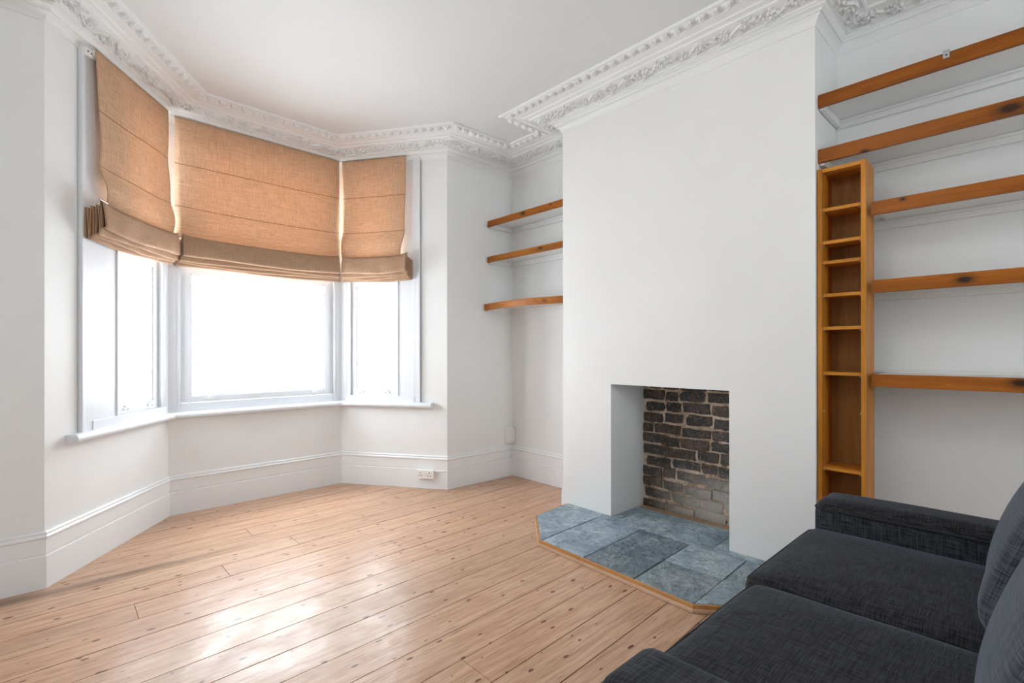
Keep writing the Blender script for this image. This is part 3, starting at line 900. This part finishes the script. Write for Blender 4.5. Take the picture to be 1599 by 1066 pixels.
# ------------------------------------------------------------------ narrow bookcase
bk = empty('narrow_bookcase', (2.89, .664, 0))
tag(bk, 'tall narrow orange pine bookcase with seven shelves between chimney breast and long shelves', 'bookcase')
bx0, bx1, by0, by1, bh = 2.803, 2.972, .564, .765, 2.056
pth = .020
mb = MB(); mb.box(bx0, bx1, by0, by0 + pth, 0, bh); mb.build('side_panel', M_tower, bk, bevel=.0015)
mb = MB(); mb.box(bx0, bx1, by1 - pth, by1, 0, bh); mb.build('side_panel', M_tower, bk, bevel=.0015)
mb = MB(); mb.box(bx1 - .006, bx1 - .001, by0 + pth + .0005, by1 - pth - .0005, .03, bh - .021); mb.build('back_panel', M_towerback, bk)
mb = MB(); mb.box(bx0 + .002, bx1 - .001, by0 + pth + .0005, by1 - pth - .0005, bh - .02, bh - .002); mb.build('top_panel', M_towershelf, bk, bevel=.001)
mb = MB(); mb.box(bx0 + .008, bx0 + .022, by0 + pth + .0005, by1 - pth - .0005, 0, .06); mb.build('plinth', M_towershelf, bk, bevel=.001)
for z in (1.858, 1.696, 1.597, 1.435, 1.272, 1.049, .580, .076):
    mb = MB(); mb.box(bx0 + .006, bx1 - .007, by0 + pth + .0008, by1 - pth - .0008, z - .016, z)
    s_ = mb.build('shelf', M_towershelf, bk, bevel=.001)
    for yy in (by0 + pth, by1 - pth):
        sgn = 1 if yy < .66 else -1
        mb = MB(); mb.tube([(bx0 + .014, yy, z - .0205), (bx0 + .014, yy + sgn * .009, z - .0205)], .003, 8); mb.build('shelf_pin', M_steel, s_)
for yy in (by0 + pth, by1 - pth):
    sgn = 1 if yy < .66 else -1
    mb = MB(); mb.tube([(bx0 + .02, yy - sgn * .001, .852), (bx0 + .02, yy + sgn * .008, .852)], .003, 8); mb.build('shelf_pin', M_steel, bk)

# ------------------------------------------------------------------ sofa
sofa = empty('sofa', (1.54, .15, 0))
tag(sofa, 'two-seat charcoal fabric sofa with piped cushions in front of the right alcove', 'sofa')
def rbox(x0, x1, y0, y1, z0, z1, r, bt=0, bs=0, n=18, bf=0, wr=0, seed=0):
    """rounded upholstered box; bt crown on the top, bs bulge of the sides, bf bulge of the +y front"""
    rr = random.Random(seed); ph = [rr.uniform(0, 6) for _ in range(8)]
    cx, cy, cz = (x0 + x1) / 2, (y0 + y1) / 2, (z0 + z1) / 2; hx, hy, hz = (x1 - x0) / 2, (y1 - y0) / 2, (z1 - z0) / 2
    mb = MB()
    idx = {}
    def vert(p):
        key = tuple(round(c, 5) for c in p)
        if key in idx: return idx[key]
        h = (hx, hy, hz)
        q = []
        for c, hh in zip(p, h):
            # denser towards the edges
            q.append(math.sin(c * PI / 2) * hh if True else c * hh)
        q = Vector(q)
        core = Vector([max(-(hh - r), min(hh - r, c)) for c, hh in zip(q, h)])
        d = q - core
        if d.length > 1e-9:
            d = d.normalized() * r
        o = core + d
        fx, fy, fz = o.x / hx, o.y / hy, o.z / hz
        if o.z > 0: o.z += bt * (1 - fx ** 4) * (1 - fy ** 4) * min(1, max(0, fz))
        o.x += bs * (1 - fy ** 4) * (1 - fz ** 2) * fx
        if fy > 0: o.y += bf * (1 - fx ** 4) * (1 - fz ** 2) * fy
        if wr:
            o.z += wr * (math.sin(o.x * 13 + ph[0]) * math.sin(o.y * 11 + ph[1]) + .5 * math.sin(o.x * 29 + o.y * 17 + ph[2])) * (1 if o.z > 0 else 0)
            o.y += wr * math.sin(o.x * 15 + ph[3] + o.z * 9) * (abs(fy))
        mb.v.append((o.x + cx, o.y + cy, o.z + cz)); idx[key] = len(mb.v) - 1; return idx[key]
    for ax in range(3):
        for sg in (-1, 1):
            for i in range(n):
                for j in range(n):
                    q = []
                    for (a, b) in ((i, j), (i + 1, j), (i + 1, j + 1), (i, j + 1)):
                        p = [0, 0, 0]; p[ax] = sg; p[(ax + 1) % 3] = -1 + 2 * a / n; p[(ax + 2) % 3] = -1 + 2 * b / n
                        q.append(vert(p))
                    mb.f.append(tuple(q))
    return mb
def ring(x0, x1, y0, y1, z, r, n=5, crown=0, bf=0):
    """rounded rectangle path in the horizontal plane"""
    pts = []
    for (cx, cy, a0) in ((x1 - r, y1 - r, 0), (x0 + r, y1 - r, PI / 2), (x0 + r, y0 + r, PI), (x1 - r, y0 + r, 1.5 * PI)):
        for k in range(n + 1):
            a = a0 + (PI / 2) * k / n; pts.append((cx + r * math.cos(a), cy + r * math.sin(a), z))
    out = []
    for k in range(len(pts)):
        a, b = Vector(pts[k]), Vector(pts[(k + 1) % len(pts)]); m = max(1, int((b - a).length / .05))
        for q in range(m): out.append(a + (b - a) * q / m)
    hx = (x1 - x0) / 2; cx = (x0 + x1) / 2; cy = (y0 + y1) / 2; hy = (y1 - y0) / 2
    res = []
    for p in out:
        fx = (p.x - cx) / hx; fy = (p.y - cy) / hy
        p = p.copy()
        if fy > .7: p.y += bf * (1 - fx ** 4)
        res.append(p)
    return res
AX0, AX1 = 2.195, 2.385   # far arm
NX0, NX1 = .715, .905     # near arm
# base and back frame
rbox(NX1 - .01, AX0 + .01, -.30, .56, .09, .305, .02, n=10).build('base', M_sofav, sofa, True)
rbox(NX0 + .01, AX1 - .01, -.34, -.14, .09, .74, .05, bt=.005, n=14).build('back_frame', M_sofav, sofa, True)
for (x0, x1, yf, za) in ((AX0, AX1, .612, .575), (NX0, NX1, .560, .565)):
    arm = rbox(x0, x1, -.30, yf, .09, za - .030, .014, n=14, bs=.002).build('arm', M_sofav, sofa, True)
    rbox(x0 + .0015, x1 - .0015, -.30, yf - .001, za - .17, za, .040, bt=.004, n=18, wr=.001, seed=4).build('arm_pad', M_sofa, arm, True)
    mb = MB(); mb.tube(ring(x0 - .001, x1 + .001, -.30, yf + .001, za - .036, .03), .0042, 8, True); mb.build('piping', M_piping, arm, True)
for (x, y) in ((NX0 + .06, .50), (AX1 - .06, .50), (NX0 + .06, -.28), (AX1 - .06, -.28)):
    mb = MB(); mb.add([(x + a * (.02 if z == 0 else .027), y + b * (.02 if z == 0 else .027), z) for z in (0, .095) for a, b in ((-1, -1), (1, -1), (1, 1), (-1, 1))],
                      [(0, 3, 2, 1), (4, 5, 6, 7), (0, 1, 5, 4), (1, 2, 6, 5), (2, 3, 7, 6), (3, 0, 4, 7)]); mb.build('leg', plain('dark_wood_leg', (.03, .018, .012), .5) if 'dark_wood_leg' not in bpy.data.materials else bpy.data.materials['dark_wood_leg'], sofa, bevel=.003)
seats = ((1.552, 2.190, .628, 5), (.912, 1.548, .600, 9))
for (x0, x1, yf, sd) in seats:
    c = rbox(x0, x1, -.12, yf, .300, .466, .040, bt=.026, bs=.002, bf=.012, n=22, wr=.0015, seed=sd).build('seat_cushion', M_sofa, sofa, True)
    mb = MB()
    mb.tube(ring(x0 + .002, x1 - .002, -.12, yf - .0085, .452, .030, bf=.003), .0045, 8, True)
    mb.tube(ring(x0 + .002, x1 - .002, -.12, yf - .010, .312, .030, bf=.003), .0045, 8, True)
    mb.build('piping', M_piping, c, True)
# back cushions lean on the back frame
def back_cushion(x0, x1, sd, dy):
    mb = rbox(x0, x1, -.085, .085, 0, .44, .060, bt=.01, bf=.03, n=22, wr=.002, seed=sd)
    rot = Matrix.Translation((0, dy, .462)) @ Matrix.Rotation(R(20), 4, 'X')
    mb.v = [tuple(rot @ Vector(v)) for v in mb.v]
    c = mb.build('back_cushion', M_sofaback, sofa, True)
for (x0, x1, sd, dy) in ((1.556, 2.180, 2, .036), (.918, 1.544, 6, .012)): back_cushion(x0, x1, sd, dy)

# ------------------------------------------------------------------ roman blinds
def blind(F, s_top, s_bot, name_label, fs, stack, both=False, head_d=.05, left_edge=None, right_edge=None, sag=.012):
    """s_top: span at the head, s_bot: span of the gathered stack; *_edge: how the drop's edges wander below"""
    t = empty('roman_blind', F.P((s_top[0] + s_top[1]) / 2, head_d, 2.81))
    tag(t, name_label, 'blind', 'tan roman blinds in the bay window')
    d0 = head_d
    mb = MB(); mb.box(s_top[0] + .004, s_top[1] - .004, d0 - .034, d0 - .006, 2.765, 2.80, F.P); mb.build('headrail', M_white, t, bevel=.002)
    zs = [2.806, 2.478, 2.178, 1.955]
    ZN = 40; UN = 34
    mb = MB()
    for j in range(ZN + 1):
        z = zs[0] + (zs[3] - zs[0]) * j / ZN
        # bulge of each section between the rods
        for k in range(3):
            if zs[k + 1] - 1e-9 <= z <= zs[k] + 1e-9: q = (zs[k] - z) / (zs[k] - zs[k + 1]); kk = k
        bul = [.004, .008, .022][kk] * math.sin(PI * q) ** 1.2
        a = s_top[0] + (left_edge(z) if left_edge else 0); b = s_top[1] + (right_edge(z) if right_edge else 0)
        for i in range(UN + 1):
            f = i / UN; dq = (d0 + bul) * .52 + .004
            s = max(a, dq) if i == 0 else max(dq, a + (b - a) * f)
            if both: s = min(s, F.L - dq)
            zz = z - sag * math.sin(PI * f) * ((zs[0] - z) / .85) ** 2
            wob = .003 * math.sin(9 * f + z * 7) * min(1, (zs[0] - z) * 3)
            mb.v.append(F.P(s, d0 + bul + wob, zz))
    for j in range(ZN):
        for i in range(UN):
            a = j * (UN + 1) + i; mb.f.append((a, a + 1, a + UN + 2, a + UN + 1))
    panel = mb.build('fabric_panel', M_blind, t, True)
    sm = panel.modifiers.new('thickness', 'SOLIDIFY'); sm.thickness = .0012; sm.offset = 0
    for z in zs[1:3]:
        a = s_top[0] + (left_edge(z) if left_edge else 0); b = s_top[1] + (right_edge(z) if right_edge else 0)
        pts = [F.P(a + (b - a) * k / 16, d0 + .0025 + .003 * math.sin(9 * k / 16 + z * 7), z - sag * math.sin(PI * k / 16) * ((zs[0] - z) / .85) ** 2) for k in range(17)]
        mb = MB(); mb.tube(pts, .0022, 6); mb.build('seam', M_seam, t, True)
    # gathered folds: hanging loops one in front of the other
    nf = 4
    tan_ = .52
    for k in range(nf):
        dd = d0 - .018 + k * .022      # depth of this loop (front one last)
        ztop = 1.957 - (nf - 1 - k) * .010; zbt = [1.757, 1.772, 1.790, 1.822][k]
        sec = []
        wid = .0085 if k < nf - 1 else .013
        for q in range(7): sec.append((dd + .004 + wid * 1.1 * math.sin(PI * .5 * q / 6) ** 1.0, ztop + (zbt + .016 - ztop) * q / 6))
        for q in range(1, 6): a = PI * q / 6; sec.append((dd + .004 + wid * .1 + wid * 1.05 * math.cos(a), zbt + .014 - .014 * math.sin(a)))
        for q in range(7): sec.append((dd - .006 + .002 * q / 6 * 1.0, zbt + .016 + (ztop - zbt - .016) * q / 6))
        sa, sb = s_bot[0] + .004 * (nf - 1 - k) * (1 if k % 2 else -1), s_bot[1] + .005 * (nf - 1 - k)
        mb = MB(); n = len(sec); U = 30
        for i in range(U + 1):
            f = i / U
            sg = -.014 * math.sin(PI * f) * (1 if k == nf - 1 else .6) + .004 * math.sin(7 * f + k * 2)
            flare = .022 * (2 * abs(f - .5)) ** 6 if k == nf - 1 else 0
            for j, (d, z) in enumerate(sec):
                hfac = (ztop - z) / (ztop - zbt)
                s_ = max(sa + (sb - sa) * f, d * tan_ + .008 + (nf - 1 - k) * .002 + .012 * (1 - hfac) ** 3)
                if both: s_ = min(s_, F.L - (d * tan_ + .008 + .012 * (1 - hfac) ** 3))
                mb.v.append(F.P(s_, d + .0025 * math.sin(11 * f + k * 1.7 + z * 20) + (.004 * math.sin(23 * f + k) * hfac), z + sg * (.4 + .6 * hfac) + flare * (1 - hfac)))
        for i in range(U):
            for j in range(n - 1):
                a = i * n + j; mb.f.append((a, a + n, a + n + 1, a + 1))
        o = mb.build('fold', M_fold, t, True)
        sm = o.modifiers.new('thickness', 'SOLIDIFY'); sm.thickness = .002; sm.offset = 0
    return t
sm_ = lambda x: max(0, min(1, x)) ** 2 * (3 - 2 * max(0, min(1, x)))
b1 = blind(F_left, (.095, .795), (.035, .825), 'tan roman blind on the narrow left window of the bay', None, None,
      left_edge=lambda z: -.045 * sm_((2.5 - z) / .55), right_edge=lambda z: -.030 * sm_((2.81 - z) / .6) - .050 * sm_((2.18 - z) / .22))
b2 = blind(F_mid, (.030, F_mid.L - .045), (.036, F_mid.L - .030), 'widest tan roman blind, on the middle window of the bay', None, None, both=True, sag=.02,
      right_edge=lambda z: .018 * sm_((2.2 - z) / .22))
b3 = blind(F_right, (.038, .638), (.040, .668), 'tan roman blind on the narrow right window of the bay', None, None,
      left_edge=lambda z: .012 * math.sin(PI * sm_((2.6 - z) / .6)), right_edge=lambda z: -.012 * sm_((2.6 - z) / .4) - .040 * sm_((2.16 - z) / .2))
# metal bracket at the outer end of the left blind's headrail, rod end at its stack
mb = MB(); mb.box(.800, .850, .012, .040, 2.745, 2.785, F_left.P); br = mb.build('bracket', M_white, b1, bevel=.003)
for q in (.812, .838):
    mb = MB(); mb.tube([F_left.P(q, .040, 2.765), F_left.P(q, .043, 2.765)], .004, 8); mb.build('screw', M_dark, br)
mb = MB(); mb.tube([F_left.P(.78, .10, 1.966), F_left.P(.84, .10, 1.972)], .0035, 8); mb.build('rod', M_steel, b1)

# ------------------------------------------------------------------ double socket, cable box
sk_ = empty('wall_socket', F_right.P(.805, .016, .092))
tag(sk_, 'white double wall socket on the skirting board below the right bay window', 'socket')
s0, s1, z0, z1 = .730, .878, .090, .158
mb = MB(); mb.box(s0, s1, .012, .042, z0, z1, F_right.P); mb.build('back_box', M_white, sk_, bevel=.003)
mb = MB(); mb.box(s0 - .001, s1 + .001, .0422, .050, z0 - .001, z1 + .001, F_right.P); fp = mb.build('face_plate', M_white, sk_, bevel=.002)
for c in (.765, .843):
    for (ds, dz, w_, h_) in ((0, .014, .003, .0055), (-.011, -.008, .0045, .003), (.011, -.008, .0045, .003)):
        mb = MB(); mb.box(c + ds - w_, c + ds + w_, .0495, .0506, .124 + dz - h_, .124 + dz + h_, F_right.P); mb.build('pin_hole', M_dark, fp)
for c in (.796, .812):
    mb = MB(); mb.box(c - .005, c + .005, .0502, .055, .119, .139, F_right.P); mb.build('rocker_switch', M_white, fp, bevel=.001)
cb = empty('cable_trunking', F_right.P(.92, .016, .15))
tag(cb, 'short white cable run from the double socket to the wall corner', 'cable')
mb = MB(); mb.tube([F_right.P(.878, .019, .150), F_right.P(.90, .0195, .146), F_right.P(.93, .0195, .149), F_right.P(.965, .0195, .1535)], .0035, 8); mb.build('cable', M_white, cb, True)
jb = empty('junction_box', (3.10, 3.37, .30))
tag(jb, 'small white plastic box on the wall in the corner left of the chimney breast', 'junction box')
mb = MB(); mb.box(3.072, 3.160, 3.357, 3.386, .310, .446); mb.build('housing', M_white, jb, bevel=.004)
mb = MB(); mb.box(3.082, 3.164, 3.345, 3.3568, .312, .438); mb.build('cover', M_trim, jb, bevel=.004)
mb = MB(); mb.tube([(3.155, 3.372, .311), (3.158, 3.372, .292), (3.160, 3.371, .279)], .003, 8); mb.build('cable', M_white, jb, True)
